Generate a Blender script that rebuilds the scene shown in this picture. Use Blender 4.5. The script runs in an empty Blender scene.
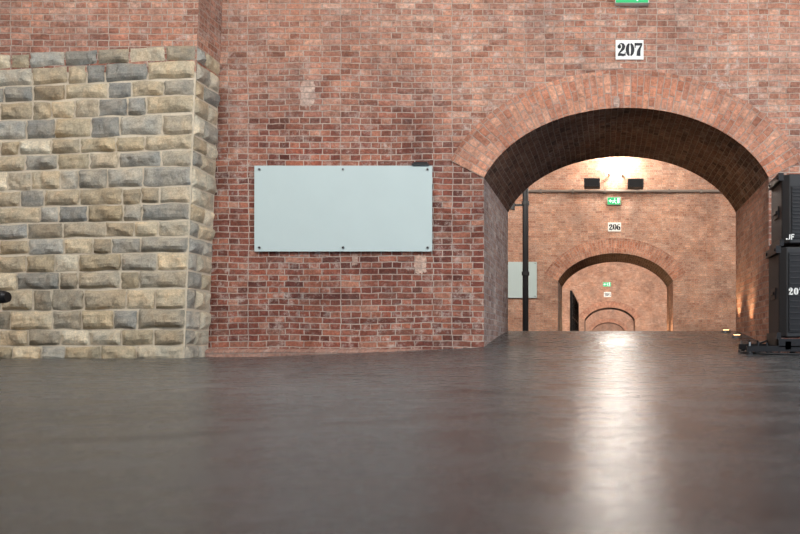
import bpy, bmesh, math, random
from mathutils import Vector, noise
random.seed(7)
scn = bpy.context.scene
CZ = 0.15
def PX(px, y): return (px-604.0)*y/800.0
def PZ(py, y): return CZ+(350.0-py)*y/800.0
def lin(c):
    return tuple(((v/255.0)/12.92 if v/255.0<=0.04045 else ((v/255.0+0.055)/1.055)**2.4) for v in c)+(1.0,)

# ---------------------------------------------------------------- materials
def newmat(name):
    m = bpy.data.materials.new(name); m.use_nodes = True
    nt = m.node_tree; b = nt.nodes['Principled BSDF']
    return m, nt, b
def N(nt, t, **kw):
    n = nt.nodes.new(t)
    for k, v in kw.items():
        if k.startswith('_'): setattr(n, k[1:], v)
        else: n.inputs[k.replace('__', ' ')].default_value = v
    return n
def math_(nt, op, a, b=None, clamp=False):
    n = nt.nodes.new('ShaderNodeMath'); n.operation = op; n.use_clamp = clamp
    for i, v in enumerate((a, b)):
        if v is None: continue
        if isinstance(v, (int, float)): n.inputs[i].default_value = v
        else: nt.links.new(v, n.inputs[i])
    return n.outputs[0]
def mix(nt, fac, a, b, blend='MIX'):
    n = nt.nodes.new('ShaderNodeMix'); n.data_type = 'RGBA'; n.blend_type = blend
    for sock, v in ((n.inputs[0], fac), (n.inputs[6], a), (n.inputs[7], b)):
        if isinstance(v, (int, float, tuple)): sock.default_value = v
        else: nt.links.new(v, sock)
    return n.outputs[2]
def noise_(nt, vec, scale, detail=4, rough=0.6):
    n = N(nt, 'ShaderNodeTexNoise', Scale=scale, Detail=detail, Roughness=rough)
    nt.links.new(vec, n.inputs['Vector']); return n.outputs['Fac']
def ramp(nt, fac, stops):
    n = nt.nodes.new('ShaderNodeValToRGB'); nt.links.new(fac, n.inputs[0])
    e = n.color_ramp.elements
    while len(e) < len(stops): e.new(0.5)
    for el, (p, c) in zip(e, stops):
        el.position = p; el.color = c if len(c) == 4 else lin(c)
    return n.outputs[0]
def maprange(nt, v, a, b, c=0.0, d=1.0):
    n = nt.nodes.new('ShaderNodeMapRange'); nt.links.new(v, n.inputs[0])
    for i, x in enumerate((a, b, c, d)): n.inputs[i+1].default_value = x
    return n.outputs[0]
def vmadd(nt, a, k, c):
    n = nt.nodes.new('ShaderNodeVectorMath'); n.operation = 'MULTIPLY_ADD'
    nt.links.new(a, n.inputs[0]); n.inputs[1].default_value = k; nt.links.new(c, n.inputs[2]); return n.outputs[0]

def brick_mat(name, pal, mortar, hi_pal=None, zlo=2.2, zhi=3.6, white=0.5, dirt=0.35, himort=None, msize=.0065):
    m, nt, b = newmat(name)
    uv = nt.nodes.new('ShaderNodeTexCoord').outputs['UV']
    nz = N(nt, 'ShaderNodeTexNoise', Scale=7.0, Detail=3.0); nt.links.new(uv, nz.inputs['Vector'])
    nz2 = N(nt, 'ShaderNodeTexNoise', Scale=.9, Detail=2.0); nt.links.new(uv, nz2.inputs['Vector'])
    vec = vmadd(nt, nz.outputs['Color'], (.026, .022, 0), uv)
    vec = vmadd(nt, nz2.outputs['Color'], (.06, .06, 0), vec)
    br = N(nt, 'ShaderNodeTexBrick', Scale=1.0, Color1=(0, 0, 0, 1), Color2=(1, 1, 1, 1), Mortar=(.5, .5, .5, 1))
    br.inputs['Mortar Size'].default_value = msize
    br.inputs['Mortar Smooth'].default_value = 0.4
    br.inputs['Brick Width'].default_value = 0.232
    br.inputs['Row Height'].default_value = 0.0755
    br.offset = 0.5; br.squash = 0.55; br.squash_frequency = 2
    nt.links.new(vec, br.inputs['Vector'])
    n = len(pal)
    col = ramp(nt, br.outputs['Color'], [(i/(n-1), c) for i, c in enumerate(pal)])
    sep = nt.nodes.new('ShaderNodeSeparateXYZ'); nt.links.new(uv, sep.inputs[0])
    big = noise_(nt, uv, 0.9, 5, .6)
    hf = None
    if hi_pal:
        col2 = ramp(nt, br.outputs['Color'], [(i/(len(hi_pal)-1), c) for i, c in enumerate(hi_pal)])
        h = math_(nt, 'ADD', sep.outputs[1], math_(nt, 'MULTIPLY', math_(nt, 'SUBTRACT', big, .5), 3.2))
        h = math_(nt, 'ADD', h, maprange(nt, sep.outputs[0], -2.4, -0.8, 0, 1.0))
        hf = maprange(nt, h, zlo, zhi)
        col = mix(nt, hf, col, col2)
    fine = noise_(nt, uv, 26, 5, .75)
    med = noise_(nt, uv, 3.2, 6, .7)
    tint = noise_(nt, uv, 1.7, 3, .6)
    soot = noise_(nt, uv, .75, 7, .68)
    col = mix(nt, 1.0, col, ramp(nt, fine, [(.3, (.45, .45, .45, 1)), (.7, (1.4, 1.38, 1.35, 1))]), 'MULTIPLY')
    col = mix(nt, 1.0, col, ramp(nt, med, [(.3, (1-dirt, 1-dirt, 1-dirt, 1)), (.68, (1.2, 1.2, 1.2, 1))]), 'MULTIPLY')
    col = mix(nt, 1.0, col, ramp(nt, tint, [(.35, (.95, 1.02, 1.05, 1)), (.65, (1.07, .99, .91, 1))]), 'MULTIPLY')
    w = ramp(nt, noise_(nt, uv, 8, 8, .8), [(.51, (0, 0, 0, 1)), (.66, (1, 1, 1, 1))])
    w2 = ramp(nt, big, [(.4, (.25, .25, .25, 1)), (.58, (1, 1, 1, 1))])
    wf = math_(nt, 'MULTIPLY', math_(nt, 'MULTIPLY', w, w2), white, True)
    col = mix(nt, wf, col, lin((208, 194, 185)))
    mort = mix(nt, fine, lin(tuple(int(v*.7) for v in mortar)), lin(mortar))
    if himort and hf is not None: mort = mix(nt, hf, mort, mix(nt, fine, lin(tuple(int(v*.74) for v in himort)), lin(himort)))
    mfac = math_(nt, 'MULTIPLY', br.outputs['Fac'], ramp(nt, med, [(.32, (.45, .45, .45, 1)), (.52, (1, 1, 1, 1))]), True)
    col = mix(nt, mfac, col, mort)
    col = mix(nt, 1.0, col, ramp(nt, soot, [(.32, (.66, .65, .66, 1)), (.5, (1, 1, 1, 1)), (.7, (1.16, 1.15, 1.13, 1))]), 'MULTIPLY')
    nt.links.new(col, b.inputs['Base Color'])
    b.inputs['Roughness'].default_value = .88
    b.inputs['Specular IOR Level'].default_value = .25
    hgt = math_(nt, 'ADD', math_(nt, 'SUBTRACT', 1.0, br.outputs['Fac']),
                math_(nt, 'ADD', math_(nt, 'MULTIPLY', fine, .8), math_(nt, 'MULTIPLY', br.outputs['Color'], .6)))
    bp = N(nt, 'ShaderNodeBump', Strength=1.0, Distance=.015)
    nt.links.new(hgt, bp.inputs['Height']); nt.links.new(bp.outputs[0], b.inputs['Normal'])
    return m

RED = [(94, 56, 50), (154, 92, 76), (120, 70, 62), (176, 114, 94), (104, 62, 56), (190, 136, 116)]
PALE = [(156, 110, 94), (196, 146, 126), (174, 124, 106), (210, 166, 146), (162, 114, 98), (200, 152, 132)]
ORG = [(160, 106, 86), (200, 142, 118), (180, 122, 100), (210, 158, 134), (186, 130, 108)]
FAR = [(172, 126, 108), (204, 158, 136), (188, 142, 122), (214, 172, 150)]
m_brick = brick_mat('brick_red', RED, (218, 200, 188), PALE, 2.4, 4.2, .88, .42, (212, 190, 174), .0078)
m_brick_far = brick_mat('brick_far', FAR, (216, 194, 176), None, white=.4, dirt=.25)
m_ring = brick_mat('brick_arch_ring', ORG, (210, 184, 168), None, white=.45, dirt=.32)
m_jamb = brick_mat('brick_jamb_limewash_daylit', [(150, 120, 114), (186, 162, 154), (168, 138, 130), (200, 184, 178)], (214, 204, 200), None, white=1.2, dirt=.3)  # limewash remnants; cool daylight on the jamb also worked into the paler colour
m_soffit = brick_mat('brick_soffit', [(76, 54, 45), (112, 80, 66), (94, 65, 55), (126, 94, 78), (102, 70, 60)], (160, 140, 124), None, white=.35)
m_patch = brick_mat('wall_patch', [(196, 164, 150), (206, 178, 164), (188, 154, 140)], (206, 184, 170), None, white=.8, dirt=.15)

def plain(name, col, rough=.5, metal=0.0, bump=0.0, bscale=60, var=.0, spec=.5):
    m, nt, b = newmat(name)
    tc = nt.nodes.new('ShaderNodeTexCoord').outputs['Object']
    nf = noise_(nt, tc, bscale, 4, .6)
    c = lin(col)
    lo = tuple(v*(1-var) for v in c[:3])+(1,); hi = tuple(min(1, v*(1+var)) for v in c[:3])+(1,)
    nt.links.new(mix(nt, nf, lo, hi), b.inputs['Base Color'])
    b.inputs['Roughness'].default_value = rough; b.inputs['Metallic'].default_value = metal
    b.inputs['Specular IOR Level'].default_value = spec
    if bump:
        bp = N(nt, 'ShaderNodeBump', Strength=bump, Distance=.004)
        nt.links.new(nf, bp.inputs['Height']); nt.links.new(bp.outputs[0], b.inputs['Normal'])
    return m
def emis(name, col, s, base=None):
    m, nt, b = newmat(name)
    b.inputs['Base Color'].default_value = lin(base or col)
    b.inputs['Emission Color'].default_value = lin(col); b.inputs['Emission Strength'].default_value = s
    return m
m_black = plain('black_plastic', (22, 23, 26), .55, 0, .3, 200, .2)
m_blackmetal = plain('black_metal', (28, 28, 31), .45, .4, .2, 80, .2)
m_steel = plain('steel', (150, 156, 158), .35, .8)
m_pipe = plain('painted_pipe', (120, 108, 100), .5)
m_board = plain('board_glass', (192, 208, 208), .16, 0, 0, 2, .04)
m_sign = plain('sign_white', (232, 232, 228), .5, 0, 0, 20, .05)
m_ink = plain('sign_ink', (18, 22, 30), .6)
m_white = plain('white_paint', (220, 220, 216), .5)
m_plaster = plain('ceiling_plaster', (190, 180, 170), .9, 0, .3, 5, .1)
m_mortar = plain('stone_mortar', (210, 198, 176), .95, 0, .8, 40, .2)
m_curb = brick_mat('brick_curb', [(150, 116, 106), (176, 140, 128), (164, 126, 114)], (190, 170, 158), None)
m_green = emis('exit_green', (20, 190, 110), 1.1, (5, 60, 35))
m_exw = emis('exit_white', (225, 255, 240), 1.1, (120, 140, 130))
m_lamp = emis('lamp_glow', (255, 242, 222), 18)
m_up = emis('uplight_glow', (255, 205, 140), 8)

def floor_mat():
    m, nt, b = newmat('floor_polished_screed')
    uv = nt.nodes.new('ShaderNodeTexCoord').outputs['Object']
    n1 = noise_(nt, uv, .8, 6, .65); n2 = noise_(nt, uv, 9, 6, .75); n3 = noise_(nt, uv, 110, 4, .8)
    n4 = noise_(nt, uv, 2.5, 6, .75)
    c = ramp(nt, n1, [(.3, (64, 66, 67)), (.55, (79, 80, 81)), (.75, (94, 94, 95))])
    c = mix(nt, 1.0, c, ramp(nt, n4, [(.35, (.68, .68, .68, 1)), (.65, (1.3, 1.3, 1.3, 1))]), 'MULTIPLY')
    c = mix(nt, 1.0, c, ramp(nt, n2, [(.3, (.72, .72, .72, 1)), (.7, (1.25, 1.25, 1.25, 1))]), 'MULTIPLY')
    c = mix(nt, 1.0, c, ramp(nt, n3, [(.3, (.45, .45, .45, 1)), (.7, (1.55, 1.55, 1.55, 1))]), 'MULTIPLY')
    vo = N(nt, 'ShaderNodeTexVoronoi', Scale=.32, _feature='DISTANCE_TO_EDGE')
    nw = N(nt, 'ShaderNodeTexNoise', Scale=1.4, Detail=4.0); nt.links.new(uv, nw.inputs['Vector'])
    nt.links.new(vmadd(nt, nw.outputs['Color'], (.5, .5, 0), uv), vo.inputs['Vector'])
    crack = ramp(nt, vo.outputs['Distance'], [(.0, (.35, .35, .35, 1)), (.01, (1, 1, 1, 1))])
    c = mix(nt, 1.0, c, crack, 'MULTIPLY')
    nt.links.new(c, b.inputs['Base Color'])
    r = math_(nt, 'ADD', maprange(nt, n2, .3, .7, .19, .31), maprange(nt, n4, .3, .7, -.04, .08))
    nt.links.new(r, b.inputs['Roughness'])
    b.inputs['Specular IOR Level'].default_value = .15
    bp = N(nt, 'ShaderNodeBump', Strength=.4, Distance=.0016)
    nt.links.new(math_(nt, 'ADD', n3, n2), bp.inputs['Height']); nt.links.new(bp.outputs[0], b.inputs['Normal'])
    return m
m_floor = floor_mat()

def stone_mat():
    m, nt, b = newmat('rock_faced_stone')
    at = nt.nodes.new('ShaderNodeAttribute'); at.attribute_name = 'Col'
    tc = nt.nodes.new('ShaderNodeTexCoord').outputs['Object']
    a = noise_(nt, tc, 7, 7, .75); f = noise_(nt, tc, 60, 5, .7); g = noise_(nt, tc, 3.5, 4, .6)
    c = mix(nt, 1.0, at.outputs['Color'], ramp(nt, a, [(.3, (.68, .68, .68, 1)), (.7, (1.3, 1.28, 1.25, 1))]), 'MULTIPLY')
    c = mix(nt, 1.0, c, ramp(nt, f, [(.3, (.75, .75, .75, 1)), (.7, (1.2, 1.2, 1.2, 1))]), 'MULTIPLY')
    c = mix(nt, 1.0, c, ramp(nt, g, [(.38, (.94, .97, 1.0, 1)), (.62, (1.05, 1.0, .94, 1))]), 'MULTIPLY')
    nt.links.new(c, b.inputs['Base Color']); b.inputs['Roughness'].default_value = .9
    b.inputs['Specular IOR Level'].default_value = .2
    bp = N(nt, 'ShaderNodeBump', Strength=.9, Distance=.02)
    nt.links.new(math_(nt, 'ADD', a, math_(nt, 'MULTIPLY', f, .5)), bp.inputs['Height']); nt.links.new(bp.outputs[0], b.inputs['Normal'])
    return m
m_stone = stone_mat()

# ---------------------------------------------------------------- mesh helper
class MB:
    def __init__(s): s.v = []; s.f = []; s.uv = []; s.mi = []; s.mats = []; s.col = []
    def mat(s, m):
        if m not in s.mats: s.mats.append(m)
        return s.mats.index(m)
    def face(s, pts, uvs=None, m=None, col=(1, 1, 1, 1)):
        i = len(s.v); s.v += [tuple(p) for p in pts]
        s.f.append(list(range(i, i+len(pts))))
        s.uv.append(uvs or [(p[0], p[2]) for p in pts]); s.mi.append(s.mat(m)); s.col.append(col)
    def box(s, x0, x1, y0, y1, z0, z1, m):
        P = [(x0,y0,z0),(x1,y0,z0),(x1,y1,z0),(x0,y1,z0),(x0,y0,z1),(x1,y0,z1),(x1,y1,z1),(x0,y1,z1)]
        for q in ((0,1,5,4),(1,2,6,5),(2,3,7,6),(3,0,4,7),(4,5,6,7),(3,2,1,0)):
            pts = [P[k] for k in q]
            if q in ((1,2,6,5),(3,0,4,7)): uv = [(p[1], p[2]) for p in pts]
            elif q in ((4,5,6,7),(3,2,1,0)): uv = [(p[0], p[1]) for p in pts]
            else: uv = [(p[0], p[2]) for p in pts]
            s.face(pts, uv, m)
    def prism_x(s, prof, x0, x1, m):
        n = len(prof)
        s.face([(x0, y, z) for y, z in prof], [(y, z) for y, z in prof], m)
        s.face([(x1, y, z) for y, z in reversed(prof)], [(y, z) for y, z in reversed(prof)], m)
        for i in range(n):
            a, b = prof[i], prof[(i+1) % n]
            s.face([(x0, *a), (x1, *a), (x1, *b), (x0, *b)], None, m)
    def cyl(s, p0, p1, r, m, n=16, r1=None):
        p0, p1 = Vector(p0), Vector(p1); r1 = r if r1 is None else r1
        d = (p1-p0).normalized(); a = d.orthogonal().normalized(); b = d.cross(a)
        A = [p0+(a*math.cos(t)+b*math.sin(t))*r for t in [2*math.pi*i/n for i in range(n)]]
        B = [p1+(a*math.cos(t)+b*math.sin(t))*r1 for t in [2*math.pi*i/n for i in range(n)]]
        for i in range(n):
            j = (i+1) % n; s.face([A[i], A[j], B[j], B[i]], None, m)
        s.face(A[::-1], None, m); s.face(B, None, m)
    def build(s, name, parent=None, merge=True, bevel=0, smooth=False):
        me = bpy.data.meshes.new(name); me.from_pydata(s.v, [], s.f)
        me.uv_layers.new(name='UVMap')
        uvl = me.uv_layers['UVMap']; k = 0
        for fi, f in enumerate(s.f):
            for j in range(len(f)):
                uvl.data[k].uv = s.uv[fi][j]; k += 1
        me.color_attributes.new('Col', 'FLOAT_COLOR', 'CORNER')
        ca = me.color_attributes['Col']; k = 0
        for fi, f in enumerate(s.f):
            for j in range(len(f)):
                ca.data[k].color = s.col[fi]; k += 1
            me.polygons[fi].material_index = s.mi[fi]
        for m in s.mats: me.materials.append(m)
        if merge:
            bm = bmesh.new(); bm.from_mesh(me); bmesh.ops.remove_doubles(bm, verts=bm.verts, dist=1e-5)
            bmesh.ops.recalc_face_normals(bm, faces=bm.faces)
            bm.to_mesh(me); bm.free()
        if smooth:
            for p in me.polygons: p.use_smooth = True
        ob = bpy.data.objects.new(name, me); scn.collection.objects.link(ob)
        if parent: ob.parent = parent
        if bevel:
            b = ob.modifiers.new('bev', 'BEVEL'); b.width = bevel; b.segments = 3; b.limit_method = 'ANGLE'
        return ob
def empty(name):
    e = bpy.data.objects.new(name, None); scn.collection.objects.link(e); return e

# ---------------------------------------------------------------- floor
XL, XR, YB, TOP = -12.0, 10.0, -5.0, 7.0
def lerp(a, b, t): return a+(b-a)*t
def zA(x):
    pts = [(-12, .058), (-4.3, .065), (-1.5, .185), (.5, .21), (2.1, .185), (4, .12), (10, .1)]
    for (x0, a), (x1, b) in zip(pts, pts[1:]):
        if x <= x1: return lerp(a, b, (x-x0)/(x1-x0))
    return .1
def zf(x, y):
    if y <= 10: return zA(x)*max(0, (y-4)/6)**2
    if y <= 12.5:
        t = (y-10)/2.5; return lerp(zA(x), .447, t*(1.25-.25*t))
    t = min(1, (y-12.5)/3.0); return .2+.247*(.5+.5*math.cos(math.pi*t))
xs = [XL+i*.5 for i in range(15)]+[-4.5+i*.25 for i in range(1, 35)]; xs = sorted(set([x for x in xs if x < 4]+[4+i for i in range(7)]))
ys = [YB+i for i in range(9)]+[4+i*.25 for i in range(50)]+[17, 25, 60, 90, 124]; ys = sorted(set(ys))
me = bpy.data.meshes.new('floor')
V = [(x, y, zf(x, y)) for y in ys for x in xs]; nx = len(xs)
F = [(j*nx+i, j*nx+i+1, (j+1)*nx+i+1, (j+1)*nx+i) for j in range(len(ys)-1) for i in range(nx-1)]
me.from_pydata(V, [], F); me.materials.append(m_floor)
for p in me.polygons: p.use_smooth = True
fl = bpy.data.objects.new('floor', me); scn.collection.objects.link(fl)

# ---------------------------------------------------------------- arch walls
def arch_wall(name, y0, y1, xl_o, xr_o, mwall, spring=2.3, apex=3.175, ring=.47):
    cx = (xl_o+xr_o)/2; hw = (xr_o-xl_o)/2; a = hw*1.06
    s0 = math.sqrt(1-(hw/a)**2); b = (apex-spring)/(1-s0)
    def P(t): x = -hw*math.cos(math.pi*t); return (cx+x, spring+b*(math.sqrt(1-(x/a)**2)-s0))
    n = 40; arc = [P(i/n) for i in range(n+1)]
    mb = MB(); zb = -.3
    for y, sgn in ((y0, 1), (y1, -1)):
        mb.face([(XL, y, zb), (xl_o, y, zb), (xl_o, y, TOP), (XL, y, TOP)], None, mwall)
        mb.face([(xr_o, y, zb), (XR, y, zb), (XR, y, TOP), (xr_o, y, TOP)], None, mwall)
        for p, q in zip(arc, arc[1:]):
            mb.face([(p[0], y, p[1]), (q[0], y, q[1]), (q[0], y, TOP), (p[0], y, TOP)], None, mwall)
    for x in (xl_o, xr_o):
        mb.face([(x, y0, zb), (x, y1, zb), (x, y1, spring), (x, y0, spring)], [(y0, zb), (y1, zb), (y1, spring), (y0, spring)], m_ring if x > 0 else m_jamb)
    L = spring
    arcL = [L]
    for p, q in zip(arc, arc[1:]):
        L2 = L+math.dist(p, q)
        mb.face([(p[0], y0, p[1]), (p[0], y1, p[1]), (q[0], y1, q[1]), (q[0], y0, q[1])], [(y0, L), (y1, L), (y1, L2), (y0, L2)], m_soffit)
        L = L2; arcL.append(L)
    outer = []
    for i, p in enumerate(arc):
        q0 = arc[max(0, i-1)]; q1 = arc[min(n, i+1)]
        tx, tz = q1[0]-q0[0], q1[1]-q0[1]; l = math.hypot(tx, tz)
        outer.append((p[0]-tz/l*ring, p[1]+tx/l*ring))
    for y, d in ((y0, -.014), (y1, .014)):
        for i in range(n):
            p, q, P2, Q2 = arc[i], arc[i+1], outer[i], outer[i+1]
            yy = y+d
            mb.face([(p[0], yy, p[1]), (q[0], yy, q[1]), (Q2[0], yy, Q2[1]), (P2[0], yy, P2[1])],
                    [(0, arcL[i]), (0, arcL[i+1]), (ring, arcL[i+1]), (ring, arcL[i])], m_ring)
            mb.face([(P2[0], y, P2[1]), (Q2[0], y, Q2[1]), (Q2[0], yy, Q2[1]), (P2[0], yy, P2[1])], None, m_ring)
            mb.face([(p[0], y, p[1]), (q[0], y, q[1]), (q[0], yy, q[1]), (p[0], yy, p[1])], None, m_ring)
    return mb.build(name, merge=False)
arch_wall('wall_north', 10, 12.5, -1.5, 2.06, m_brick)
arch_wall('wall_middle', 25, 27.5, -1.44, 2.16, m_brick_far)
arch_wall('wall_beyond', 57, 59.5, -1.38, 2.2, m_brick_far)
arch_wall('wall_distant', 88, 90.5, -1.3, 2.25, m_brick_far)
mb = MB(); mb.box(XL, XR, 123, 123.4, -.3, TOP, m_brick_far); mb.build('wall_end')
mb = MB(); mb.box(XL-.3, XL, YB, 123.4, -.3, TOP, m_brick_far); mb.build('wall_west')
mb = MB(); mb.box(XR, XR+.3, YB, 123.4, -.3, TOP, m_brick_far); mb.build('wall_east')
mb = MB(); mb.box(XL-.3, XR+.3, YB-.3, YB, -.3, TOP, m_brick_far); mb.build('wall_south')
mb = MB(); mb.box(XL-.3, XR+.3, YB-.3, 123.4, TOP, TOP+.2, m_plaster); mb.build('ceiling')

mb = MB()
mb.prism_x([(9.86, -.05), (9.86, .13), (9.9, .15), (10.0, .165), (10.0, -.05)], -5.0, -1.9, m_curb)
mb.build('trim_1')
def patch(name, x0, x1, z0, z1, yb=10.0):
    mb = MB(); pts = []
    for i in range(28):
        t = 2*math.pi*i/28; c, s_ = math.cos(t), math.sin(t)
        k = 1/max(abs(c), abs(s_)); k = lerp(1, k, .8)*random.uniform(.8, 1.05)
        pts.append(((x0+x1)/2+c*k*(x1-x0)/2, yb-.008, (z0+z1)/2+s_*k*(z1-z0)/2))
    mb.face(pts, None, m_patch)
    for a, b in zip(pts, pts[1:]+pts[:1]): mb.face([a, b, (b[0], yb, b[2]), (a[0], yb, a[2])], None, m_patch)
    return mb
for i, (a, b, c, d, yb) in enumerate([(300, 316, 78, 108, 10), (414, 427, 254, 274, 10), (352, 358, 254, 266, 10), (597, 623, 63, 70, 10), (613, 620, 97, 108, 9.986)]):
    patch('p', PX(a, 10), PX(b, 10), PZ(d, 10), PZ(c, 10), yb).build('trim_%d' % (i+2), merge=False)

# ---------------------------------------------------------------- stone pier
YF = 9.43
pier = empty('stone_pier')
def xside(z): return -4.95+.15*z/3.7
def topz(x): return 3.74-.05*max(0, -4.9-x)
STC = [(196, 182, 156), (184, 170, 146), (178, 173, 160), (168, 166, 157), (204, 190, 164), (178, 165, 140), (190, 180, 160), (170, 161, 143), (206, 197, 176), (158, 157, 150)]
mb = MB()
rows = 18; rh = [random.uniform(.85, 1.15) for _ in range(rows)]; tot = sum(rh)
zz = [0]
for r in rh: zz.append(zz[-1]+r/tot)
def block(fn, w, h, col, seed):
    nx_, nz_ = max(6, int(w/.03)), max(6, int(h/.03)); dep = random.uniform(.025, .06)
    tilt = random.uniform(-.02, .02); tz = random.uniform(-.02, .02)
    G = []
    for j in range(nz_+1):
        for i in range(nx_+1):
            u, v = i/nx_, j/nz_
            e = min(u*w, (1-u)*w, v*h, (1-v)*h)
            sm = min(1, e/.05); sm = sm**.75
            nn = noise.fractal(Vector((u*w*6+seed, v*h*6, seed*1.7)), 1.0, 2.0, 4)
            p = max(0, sm*(dep+tilt*(u-.5)*2+tz*(v-.5)*2+nn*.034))
            du = noise.noise(Vector((seed, v*3, u*2)))*.018; dv = noise.noise(Vector((u*w*4, seed, v)))*.018
            G.append(fn(u*w+du, v*h+dv, p))
    for j in range(nz_):
        for i in range(nx_):
            a = j*(nx_+1)+i
            q = [G[a], G[a+1], G[a+nx_+2], G[a+nx_+1]]
            mb.face(q, None, m_stone, col)
def jc(side=False):
    c = random.choice(STC if not side else [STC[2], STC[3], STC[6], STC[8], STC[0]])
    k = random.uniform(.88, 1.08); return lin(tuple(min(250, v*k) for v in c))
sd = 0
for r in range(rows):
    f0, f1 = zz[r], zz[r+1]
    long_ = r % 2 == 0
    zm = topz(-4.9)*f0
    xr = xside(zm)
    x = xr-.005; first = True
    while x > -11.5:
        w = (.56 if long_ else .36) if first else random.choice([.22, .28, .34, .38, .42, .5])
        first = False; g = .010
        x1 = x-w
        z0 = topz((x+x1)/2)*f0; z1 = topz((x+x1)/2)*f1
        sd += 1
        ztop = z1-z0-2*g
        def fn(u, v, p, x1=x1, z0=z0):
            X = x1+g+u
            return (X, YF-p, z0+g+v+(topz(X)-topz(x1))*f0)
        block(fn, w-2*g, ztop, jc(), sd*3.17)
        x = x1
    y = YF+.005
    z0, z1 = topz(-4.9)*f0, topz(-4.9)*f1
    for w in ((.32, .25) if long_ else (.2, .35)):
        sd += 1
        def fn(u, v, p, y=y, z0=z0): return (xside(z0+v)+p*.8, min(9.97, y+.008+u), z0+.01+v)
        block(fn, w-.016, z1-z0-.02, jc(True), sd*3.17); y += w
mb.build('stone_blocks', pier, merge=False)
mb = MB()
def batt(x0, ya, yb, za, zb_, off, m):
    A, B = xside(za)+off, xside(zb_)+off
    mb.face([(x0, ya, za), (A, ya, za), (B, ya, zb_), (x0, ya, zb_)], None, m)
    mb.face([(A, ya, za), (A, yb, za), (B, yb, zb_), (B, ya, zb_)], [(ya, za), (yb, za), (yb, zb_), (ya, zb_)], m)
    mb.face([(x0, ya, zb_), (B, ya, zb_), (B, yb, zb_), (x0, yb, zb_)], [(x0, ya), (B, ya), (B, yb), (x0, yb)], m)
batt(-11.95, YF+.008, 9.998, -.1, 3.46, -.004, m_mortar)
mb.build('mortar_core', pier, merge=False)
mb = MB(); batt(-11.95, YF+.004, 9.998, 3.42, 6.99, -.002, m_brick)
mb.build('brick_upper', pier, merge=False)

# ---------------------------------------------------------------- whiteboards
def whiteboard(y, px0, px1, py0, py1, lean=.0):
    e = empty('whiteboard')
    x0, x1, z0, z1 = PX(px0, y), PX(px1, y), PZ(py1, y), PZ(py0, y)
    mb = MB(); mb.box(x0, x1, y-.05, y-.038, z0, z1, m_board); mb.build('glass_panel', e, bevel=.002)
    mb = MB()
    for fx in (.03, .5, .975):
        for fz in (.045, .955):
            X, Z = lerp(x0, x1, fx), lerp(z0, z1, fz)
            mb.cyl((X, y-.001, Z), (X, y-.062, Z), .017, m_steel, 20)
            mb.cyl((X, y-.062, Z), (X, y-.066, Z), .009, m_blackmetal, 20)
    mb.build('standoff_bolts', e)
    return e
wb = whiteboard(10, 256, 433, 166.5, 252)
whiteboard(24.985, 468, 537, 262, 298)
e = empty('marker_pens')
mb = MB(); x0 = PX(413, 10); x1 = PX(430, 10); z = PZ(166.5, 10)
mb.box(x0, x1, 9.92, 9.97, z, z+.02, m_black)
mb.cyl((x0+.02, 9.945, z+.032), (x1-.06, 9.945, z+.032), .012, m_ink, 12)
mb.cyl((x1-.06, 9.945, z+.032), (x1-.02, 9.945, z+.032), .013, m_blackmetal, 12)
mb.build('tray', e)

# ---------------------------------------------------------------- numerals
def ribbon(mb, pts, x, z, s, y, m):
    n = len(pts); L = []; R = []
    for i, (a, b, w) in enumerate(pts):
        p0 = pts[max(0, i-1)]; p1 = pts[min(n-1, i+1)]
        dx, dz = p1[0]-p0[0], p1[1]-p0[1]; l = math.hypot(dx, dz) or 1
        nx_, nz_ = -dz/l*w/2, dx/l*w/2
        L.append((x+(a+nx_)*s, y, z+(b+nz_)*s)); R.append((x+(a-nx_)*s, y, z+(b-nz_)*s))
    for i in range(n-1): mb.face([L[i], R[i], R[i+1], L[i+1]], None, m)
def arcpts(cx, cz, rx, rz, a0, a1, wthick, wthin, n=14):
    o = []
    for i in range(n+1):
        a = math.radians(lerp(a0, a1, i/n)); w = lerp(wthin, wthick, abs(math.cos(a))**1.3)
        o.append((cx+rx*math.cos(a), cz+rz*math.sin(a), w))
    return o
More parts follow.
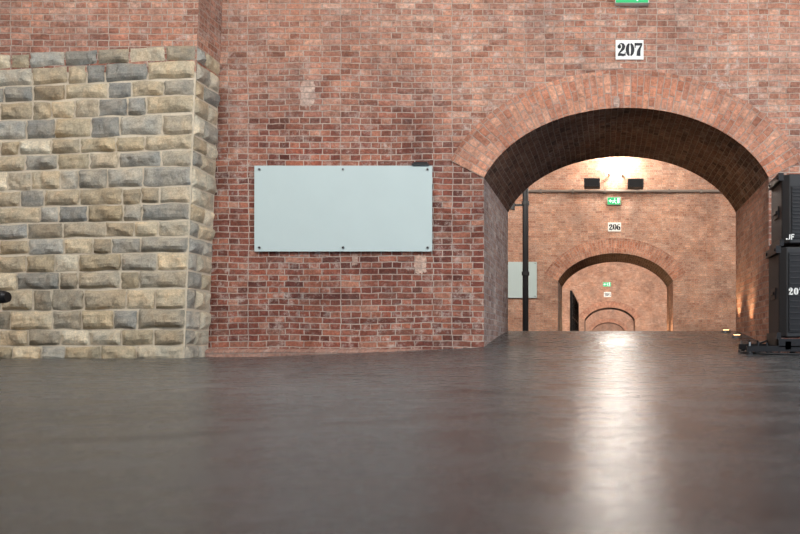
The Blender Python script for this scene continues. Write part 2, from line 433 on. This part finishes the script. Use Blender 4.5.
def digit(mb, d, x, z, s, y, m):
    T, t = .26, .09
    if d == '0':
        ribbon(mb, arcpts(.31, .5, .20, .45, 80, -80, T, t), x, z, s, y, m)
        ribbon(mb, arcpts(.31, .5, .20, .45, 100, 260, T, t), x, z, s, y, m)
    elif d == '7':
        ribbon(mb, [(.03, .9, .2), (.6, .9, .2)], x, z, s, y, m)
        ribbon(mb, [(.06, .64, .08), (.06, .98, .08)], x, z, s, y, m)
        ribbon(mb, [(.56, .86, .1), (.42, .62, .16), (.33, .35, .26), (.31, .02, .3)], x, z, s, y, m)
    elif d == '2':
        ribbon(mb, arcpts(.14, .72, .07, .08, 0, 360, .14, .14), x, z, s, y, m)
        ribbon(mb, [(.1, .78, .07), (.16, .9, .08), (.28, .96, .09), (.4, .9, .18), (.47, .75, .26), (.43, .58, .23), (.3, .42, .16), (.16, .28, .11), (.07, .14, .08), (.05, .02, .06)], x, z, s, y, m)
        ribbon(mb, [(.05, .1, .2), (.25, .13, .2), (.42, .09, .2), (.56, .12, .16)], x, z, s, y, m)
        ribbon(mb, [(.58, .05, .08), (.58, .3, .06)], x, z, s, y, m)
    elif d == '6':
        ribbon(mb, arcpts(.31, .3, .19, .26, 0, 360, T, t, 24), x, z, s, y, m)
        ribbon(mb, [(.5, .86, .1), (.4, .95, .08), (.26, .9, .1), (.15, .7, .19), (.12, .4, .22)], x, z, s, y, m)
    elif d == '5':
        ribbon(mb, [(.1, .9, .17), (.55, .9, .17)], x, z, s, y, m)
        ribbon(mb, [(.12, .95, .06), (.12, .5, .06)], x, z, s, y, m)
        ribbon(mb, [(.12, .5, .07), (.25, .58, .08), (.42, .5, .18), (.48, .3, .23), (.38, .1, .16), (.2, .05, .08), (.08, .15, .12)], x, z, s, y, m)
def numsign(txt, y, px0, px1, py0, py1):
    e = empty('number_sign'); x0, x1, z0, z1 = PX(px0, y), PX(px1, y), PZ(py1, y), PZ(py0, y)
    mb = MB(); mb.box(x0, x1, y-.02, y-.001, z0, z1, m_sign); mb.build('plate', e, bevel=.002)
    H = (z1-z0)*.68; W = x1-x0; adv = W*.3; s = H
    mb = MB()
    for i, c in enumerate(txt):
        digit(mb, c, x0+W*.07+adv*i, z0+(z1-z0)*.16, s, y-.0225, m_ink)
    mb.build('numerals', e, merge=False)
numsign('207', 10, 615.5, 643.5, 40.5, 60)
numsign('206', 25, 608, 621, 222.5, 231.5)
numsign('205', 57, 604, 611, 292, 297)

# ---------------------------------------------------------------- exit signs
def exit_sign(y, pcx, pyb, w=.4, h=.22):
    e = empty('exit_sign'); x = PX(pcx, y-.09); z = PZ(pyb, y-.09)
    mb = MB(); mb.box(x-w/2-.008, x+w/2+.008, y-.09, y-.001, z-.004, z+h+.008, m_white); mb.build('housing', e, bevel=.003)
    mb = MB(); mb.box(x-w/2, x+w/2, y-.096, y-.088, z, z+h, m_green); mb.build('lit_panel', e)
    mb = MB(); Y = y-.099
    ax = x-w*.3
    mb.face([(ax-.05*w/.4, Y, z+h*.5), (ax+.02, Y, z+h*.78), (ax+.02, Y, z+h*.22)], None, m_exw)
    mb.face([(ax+.02, Y, z+h*.42), (ax+.08, Y, z+h*.42), (ax+.08, Y, z+h*.58), (ax+.02, Y, z+h*.58)], None, m_exw)
    rx = x+w*.05
    for st in ([(rx, h*.7, .035), (rx-.01, h*.4, .04)], [(rx-.01, h*.42, .022), (rx-.05, h*.25, .02), (rx-.08, h*.27, .018)], [(rx-.01, h*.42, .022), (rx+.03, h*.25, .02), (rx+.05, h*.08, .018)], [(rx, h*.66, .018), (rx-.05, h*.5, .015)], [(rx, h*.66, .018), (rx+.05, h*.55, .015)]):
        ribbon(mb, st, 0, z, 1, Y, m_exw)
    ribbon(mb, arcpts(rx, h*.84, .009, .009, 0, 360, .018, .018, 10), 0, z, 1, Y, m_exw)
    X = x+w*.25; mb.face([(X, Y, z+.04), (X+.07, Y, z+.04), (X+.07, Y, z+h-.02), (X, Y, z+h-.02)], None, m_exw)
    mb.build('pictogram', e, merge=False)
exit_sign(10, 632, 2.6)
exit_sign(25, 614, 204.5)
exit_sign(57, 607, 286.5, .55, .3)
exit_sign(88, 607, 303)

# ---------------------------------------------------------------- lamps on middle wall
def spot(px, py):
    e = empty('wall_loudspeaker'); y = 24.2; x, z = PX(px, y), PZ(py, y)
    mb = MB(); mb.prism_x([(y-.18, z-.13), (y-.22, z+.12), (y+.1, z+.17), (y+.12, z-.15)], x-.24, x+.24, m_black); mb.build('cabinet', e, bevel=.015)
    mb = MB(); mb.prism_x([(y-.19, z-.1), (y-.228, z+.09), (y-.21, z+.09), (y-.17, z-.1)], x-.2, x+.2, m_blackmetal); mb.build('grille', e)
    mb = MB(); mb.cyl((x, y+.1, z), (x, 24.98, z+.1), .03, m_blackmetal); mb.cyl((x, 24.96, z+.1), (x, 24.985, z+.1), .09, m_blackmetal); mb.build('bracket', e)
spot(592, 183.5); spot(635.5, 184)
e = empty('wall_floodlight'); y = 24.2; x, z = PX(616, y), PZ(169, y)
mb = MB()
pr = [(math.cos(t)*.4, math.sin(t)*.21) for t in [2*math.pi*i/28 for i in range(28)]]
pr = [(math.copysign(min(.44, abs(a)*1.15), a), b) for a, b in pr]
front = [(x+a, y-.2, z+b) for a, b in pr]; back = [(x+a*.8, y+.1, z+b*.8) for a, b in pr]
for i in range(28):
    j = (i+1) % 28; mb.face([front[i], front[j], back[j], back[i]], None, m_white)
mb.face(back, None, m_white); mb.build('housing', e)
mb = MB()
f2 = [(x+a*.98, y-.205, z+b*.98) for a, b in pr]; f3 = [(x+a*.7, y-.27, z+b*.7) for a, b in pr]
for i in range(28):
    j = (i+1) % 28; mb.face([f2[i], f2[j], f3[j], f3[i]], None, m_lamp)
mb.face(f3, None, m_lamp); mb.build('lens', e)
mb = MB(); mb.cyl((x-.2, y+.08, z), (x-.2, 24.98, z), .03, m_white); mb.cyl((x+.2, y+.08, z), (x+.2, 24.98, z), .03, m_white); mb.build('bracket', e)
e = empty('conduit_pipe'); z = PZ(191, 24.9)
mb = MB(); mb.cyl((-7, 24.93, z), (8, 24.93, z), .045, m_pipe, 12)
for i in range(16): mb.box(-7+i, -6.94+i, 24.87, 24.985, z-.06, z+.06, m_pipe)
mb.build('pipe_run', e)
e = empty('drain_pipe'); y = 22.0; x = PX(525.5, y)
mb = MB(); mb.cyl((x, y, .19), (x, y, 7), .082, m_blackmetal, 20)
for zc in (.22, 2.2, PZ(205, y), 5.8): mb.cyl((x, y, zc), (x, y, zc+.1), .105, m_black, 20)
mb.build('pipe_shaft', e)
mb = MB(); z = PZ(206, y); mb.box(x-.38, x-.06, y-.03, y+.03, z, z+.05, m_black); mb.box(x-.42, x-.3, y-.1, y+.1, z-.1, z+.1, m_black); mb.build('bracket_arm', e)

e = empty('metal_gate'); mb = MB()
ya, yb = 25.6, 32.0
gx = -1.05
for y_ in (ya, 27.2, 28.8, 30.4, yb): mb.box(gx-.04, gx+.04, y_-.04, y_+.04, .19, 2.05, m_blackmetal)
for z_ in (.4, 1.2, 2.0): mb.box(gx-.025, gx+.025, ya, yb, z_, z_+.05, m_blackmetal)
for i in range(20):
    y_ = ya+(yb-ya)*i/20; mb.box(gx-.01, gx+.01, y_-.01, y_+.01, .4, 2.0, m_blackmetal)
mb.build('bars', e)

def uplight(x, y, en=12):
    e = empty('floor_uplight'); z = zf(x, y)
    mb = MB(); mb.cyl((x, y, z-.01), (x, y, z+.03), .07, m_steel, 20); mb.build('rim', e)
    mb = MB(); mb.cyl((x, y, z+.028), (x, y, z+.036), .045, m_up, 20); mb.build('lens', e)
    l = bpy.data.lights.new('uplight_lamp', 'SPOT'); l.energy = en; l.color = (1, .72, .42); l.spot_size = math.radians(100); l.spot_blend = .8; l.shadow_soft_size = .04
    o = bpy.data.objects.new('uplight_lamp', l); scn.collection.objects.link(o); o.location = (x, y, z+.06); o.parent = e
    o.rotation_euler = (math.pi, 0, 0)
uplight(1.86, 11.2, 32); uplight(1.86, 12.2, 45); uplight(1.95, 25.5, 110); uplight(1.95, 27, 110); uplight(-1.25, 26.6, 60)

# ---------------------------------------------------------------- loudspeaker stack
def loudspeaker():
    e = empty('loudspeaker_stack')
    fy, by = 8.4, 9.0; xl = 1.88; xr = 2.63
    tiers = [(.285, 1.235, -.03), (1.27, 2.0, 0.0)]
    for k, (z0, z1, dx) in enumerate(tiers):
        mb = MB(); x0 = xl+dx; x1 = xr-dx
        c = .07
        prof = [(x0+c, fy), (x1-c, fy), (x1, fy+c), (x1, by), (x0, by), (x0, fy+c)]
        n = len(prof)
        mb.face([(a, b, z0) for a, b in reversed(prof)], None, m_black); mb.face([(a, b, z1) for a, b in prof], None, m_black)
        for i in range(n):
            a, b = prof[i], prof[(i+1) % n]; mb.face([(*a, z0), (*b, z0), (*b, z1), (*a, z1)], None, m_black)
        mb.build('cabinet_%d' % (k+1), e, bevel=.012)
        mb = MB(); gx0, gx1 = x0+c+.02, x1-c-.02
        mb.box(gx0, gx1, fy-.012, fy+.002, z0+.05, z1-.13 if k else z1-.06, m_blackmetal)
        nb = 14
        for i in range(nb):
            zz_ = lerp(z0+.07, (z1-.16 if k else z1-.09), i/(nb-1)); mb.box(gx0+.01, gx1-.01, fy-.02, fy-.01, zz_, zz_+.012, m_black)
        mb.build('grille_%d' % (k+1), e)
        mb = MB(); zc = (z0+z1)/2
        mb.box(x0-.012, x0+.01, fy+.2, fy+.42, zc-.06, zc+.06, m_blackmetal)
        mb.box(x0-.03, x0-.01, fy+.23, fy+.39, zc-.015, zc+.015, m_blackmetal)
        mb.box(x0-.035, x0+.02, fy+.05, by-.02, z1-.06, z1+.02, m_blackmetal)
        mb.box(x0-.025, x0+.02, fy+.05, by-.02, z0-.02, z0+.05, m_blackmetal)
        for yy in (fy+.1, by-.08): mb.cyl((x0-.045, yy, z1-.02), (x0+.02, yy, z1-.02), .018, m_blackmetal, 10)
        mb.build('rigging_%d' % (k+1), e)
    mb = MB()
    X = PX(788.5, fy-.02); Z = PZ(295, fy)
    digit(mb, '2', X, Z, .075, fy-.026, m_white); digit(mb, '0', X+.055, Z, .075, fy-.026, m_white); digit(mb, '7', X+.11, Z, .075, fy-.026, m_white)
    X = PX(786, fy-.02); Z = PZ(240, fy)
    mb.box(X, X+.015, fy-.026, fy-.018, Z, Z+.015, m_white)
    ribbon(mb, [(.3, .9, .2), (.3, .3, .2), (.2, .08, .16), (.03, .1, .14)], X+.02, Z, .06, fy-.026, m_white)
    ribbon(mb, [(.12, 0, .2), (.12, 1, .2)], X+.05, Z, .06, fy-.026, m_white)
    ribbon(mb, [(.1, .9, .18), (.6, .9, .18)], X+.05, Z, .06, fy-.026, m_white)
    ribbon(mb, [(.1, .5, .18), (.5, .5, .18)], X+.05, Z, .06, fy-.026, m_white)
    mb.build('labels', e, merge=False)
    mb = MB(); z0 = .24
    mb.box(xl-.05, xr+.05, fy-.02, fy+.08, z0-.06, z0+.03, m_blackmetal)
    mb.box(xl-.05, xr+.05, by-.1, by, z0-.06, z0+.03, m_blackmetal)
    mb.box(xl-.05, xl+.05, fy, by, z0-.06, z0+.03, m_blackmetal); mb.box(xr-.05, xr+.05, fy, by, z0-.06, z0+.03, m_blackmetal)
    for yy in (fy-.02, by-.12):
        g = zf(1.6, yy)
        mb.box(1.5, xr+.3, yy, yy+.06, g+.03, g+.09, m_blackmetal)
        for xx in (1.53, 1.62, 1.71, 1.84, 2.1, 2.4, 2.7, 2.88):
            g2 = zf(xx, yy); mb.cyl((xx, yy+.03, g2), (xx, yy+.03, g2+.02), .035, m_black, 12)
            mb.cyl((xx, yy+.03, g2+.02), (xx, yy+.03, g2+.13), .01, m_steel if xx == 1.53 else m_blackmetal, 8)
        for xx in (xl+.02, xr-.1): mb.box(xx, xx+.06, yy, yy+.06, g+.05, z0, m_blackmetal)
    mb.build('base_frame', e)
    cu = bpy.data.curves.new('cable', 'CURVE'); cu.dimensions = '3D'; cu.bevel_depth = .011; cu.bevel_resolution = 3
    pts = [(1.95, 9.0, .3), (1.7, 9.02, .2), (1.5, 8.9, .14), (1.47, 8.6, .12), (1.6, 8.3, .1), (2.0, 8.25, .1), (2.6, 8.3, .1)]
    sp = cu.splines.new('NURBS'); sp.points.add(len(pts)-1)
    for p, q in zip(sp.points, pts):
        p.co = (q[0], q[1], max(q[2] if q[2] > .15 else 0, zf(q[0], q[1])+.013), 1)
    sp.use_endpoint_u = True; sp.order_u = 4
    o = bpy.data.objects.new('cable', cu); scn.collection.objects.link(o); o.data.materials.append(m_black); o.parent = e
loudspeaker()

e = empty('stage_spotlight'); y = 8.0
xn, zn = PX(8, y), PZ(297, y)
mb = MB(); mb.cyl((xn-.32, y, zn+.0), (xn-.03, y, zn), .075, m_black, 24, .062); mb.cyl((xn-.03, y, zn), (xn, y, zn), .062, m_blackmetal, 24, .05); mb.cyl((xn-.37, y, zn), (xn-.32, y, zn), .05, m_black, 24, .075); mb.build('lamp_head', e)
mb = MB(); sx = xn-.2; g = zf(sx, y)
mb.box(sx-.012, sx+.012, y-.095, y-.08, zn-.14, zn+.02, m_blackmetal); mb.box(sx-.012, sx+.012, y+.08, y+.095, zn-.14, zn+.02, m_blackmetal); mb.box(sx-.012, sx+.012, y-.095, y+.095, zn-.15, zn-.135, m_blackmetal)
mb.cyl((sx, y, g+.12), (sx, y, zn-.14), .014, m_blackmetal, 12)
for k in range(3):
    a = math.radians(180+(k-1)*80); mb.cyl((sx, y, g+.25), (sx+.2*math.cos(a), y+.2*math.sin(a), g+.012), .01, m_blackmetal, 8)
mb.build('tripod', e)

# ---------------------------------------------------------------- lights
def area(name, loc, target, size, en, col, sy=None):
    l = bpy.data.lights.new(name, 'AREA'); l.energy = en; l.color = col; l.shape = 'RECTANGLE'; l.size = size; l.size_y = sy or size
    o = bpy.data.objects.new(name, l); scn.collection.objects.link(o); o.location = loc
    o.rotation_euler = (Vector(target)-Vector(loc)).to_track_quat('-Z', 'Y').to_euler()
    return o
area('ceiling_fill', (-6, 3, 6.7), (-6, 9, 1.5), 4, 440, (1, .985, .97), 2)  # added area lights, out of frame at ceiling height, to brighten the hall
area('ceiling_fill', (-1, 2.5, 6.7), (-1, 10, 1.5), 4, 430, (1, .98, .95), 2)
area('ceiling_fill', (5, 3, 6.7), (3, 10, 1.5), 4, 380, (1, .97, .92), 2)
area('ceiling_fill', (0, -2, 6.7), (0, 3, 0), 5, 230, (.9, .95, 1), 3)
area('window_daylight', (9.6, .5, 2.8), (-1.5, 11, 1.8), 2.5, 1250, (.76, .88, 1.0), 2.5)
area('floodlight_beam', (PX(616, 24.2), 23.85, PZ(169, 24.2)), (0, 8, 0), .4, 110, (1, .95, .88), .3)
area('ceiling_fill', (-4, 18, 6.8), (-3, 24, 2), 4, 760, (1, .94, .86), 2)  # unseen overhead fill, added for brightness in the rooms beyond
area('ceiling_fill', (4, 18, 6.8), (3, 24, 2), 4, 760, (1, .93, .84), 2)
area('ceiling_fill', (0, 42, 6.8), (0, 57, 1), 5, 5800, (1, .92, .83), 5)
area('ceiling_fill', (0, 72, 6.8), (0, 88, 1), 5, 5800, (1, .93, .86), 5)
area('ceiling_fill', (0, 105, 6.8), (0, 123, 1), 5, 5000, (1, .95, .9), 5)
l = bpy.data.lights.new('floodlight_spill', 'POINT'); l.energy = 190; l.color = (1, .94, .83); l.shadow_soft_size = .15
o = bpy.data.objects.new('floodlight_spill', l); scn.collection.objects.link(o); o.location = (PX(616, 24.2), 24.4, PZ(158, 24.2))

# move every group origin to the middle of its parts (world positions unchanged)
for e in [o for o in bpy.data.objects if o.type == 'EMPTY']:
    cs = []
    for c in e.children:
        if c.type == 'MESH': cs += [v.co.copy() for v in c.data.vertices]
    if not cs: continue
    lo = [min(v[i] for v in cs) for i in range(3)]; hi = [max(v[i] for v in cs) for i in range(3)]
    ctr = Vector(((lo[0]+hi[0])/2, (lo[1]+hi[1])/2, lo[2]))
    e.location = ctr
    for c in e.children: c.location = c.location-ctr

w = bpy.data.worlds.new('world'); scn.world = w; w.use_nodes = True
w.node_tree.nodes['Background'].inputs[0].default_value = (.8, .88, 1, 1); w.node_tree.nodes['Background'].inputs[1].default_value = .3

cam = bpy.data.cameras.new('camera'); co = bpy.data.objects.new('camera', cam); scn.collection.objects.link(co)
co.location = (0, 0, CZ); co.rotation_euler = (math.pi/2, 0, 0)
cam.sensor_width = 36; cam.lens = 36; cam.shift_x = -204/800; cam.shift_y = 83/800; cam.clip_start = .02; cam.clip_end = 300
cam.dof.use_dof = True; cam.dof.focus_distance = 10; cam.dof.aperture_fstop = 3.2
scn.camera = co
scn.view_settings.view_transform = 'Standard'
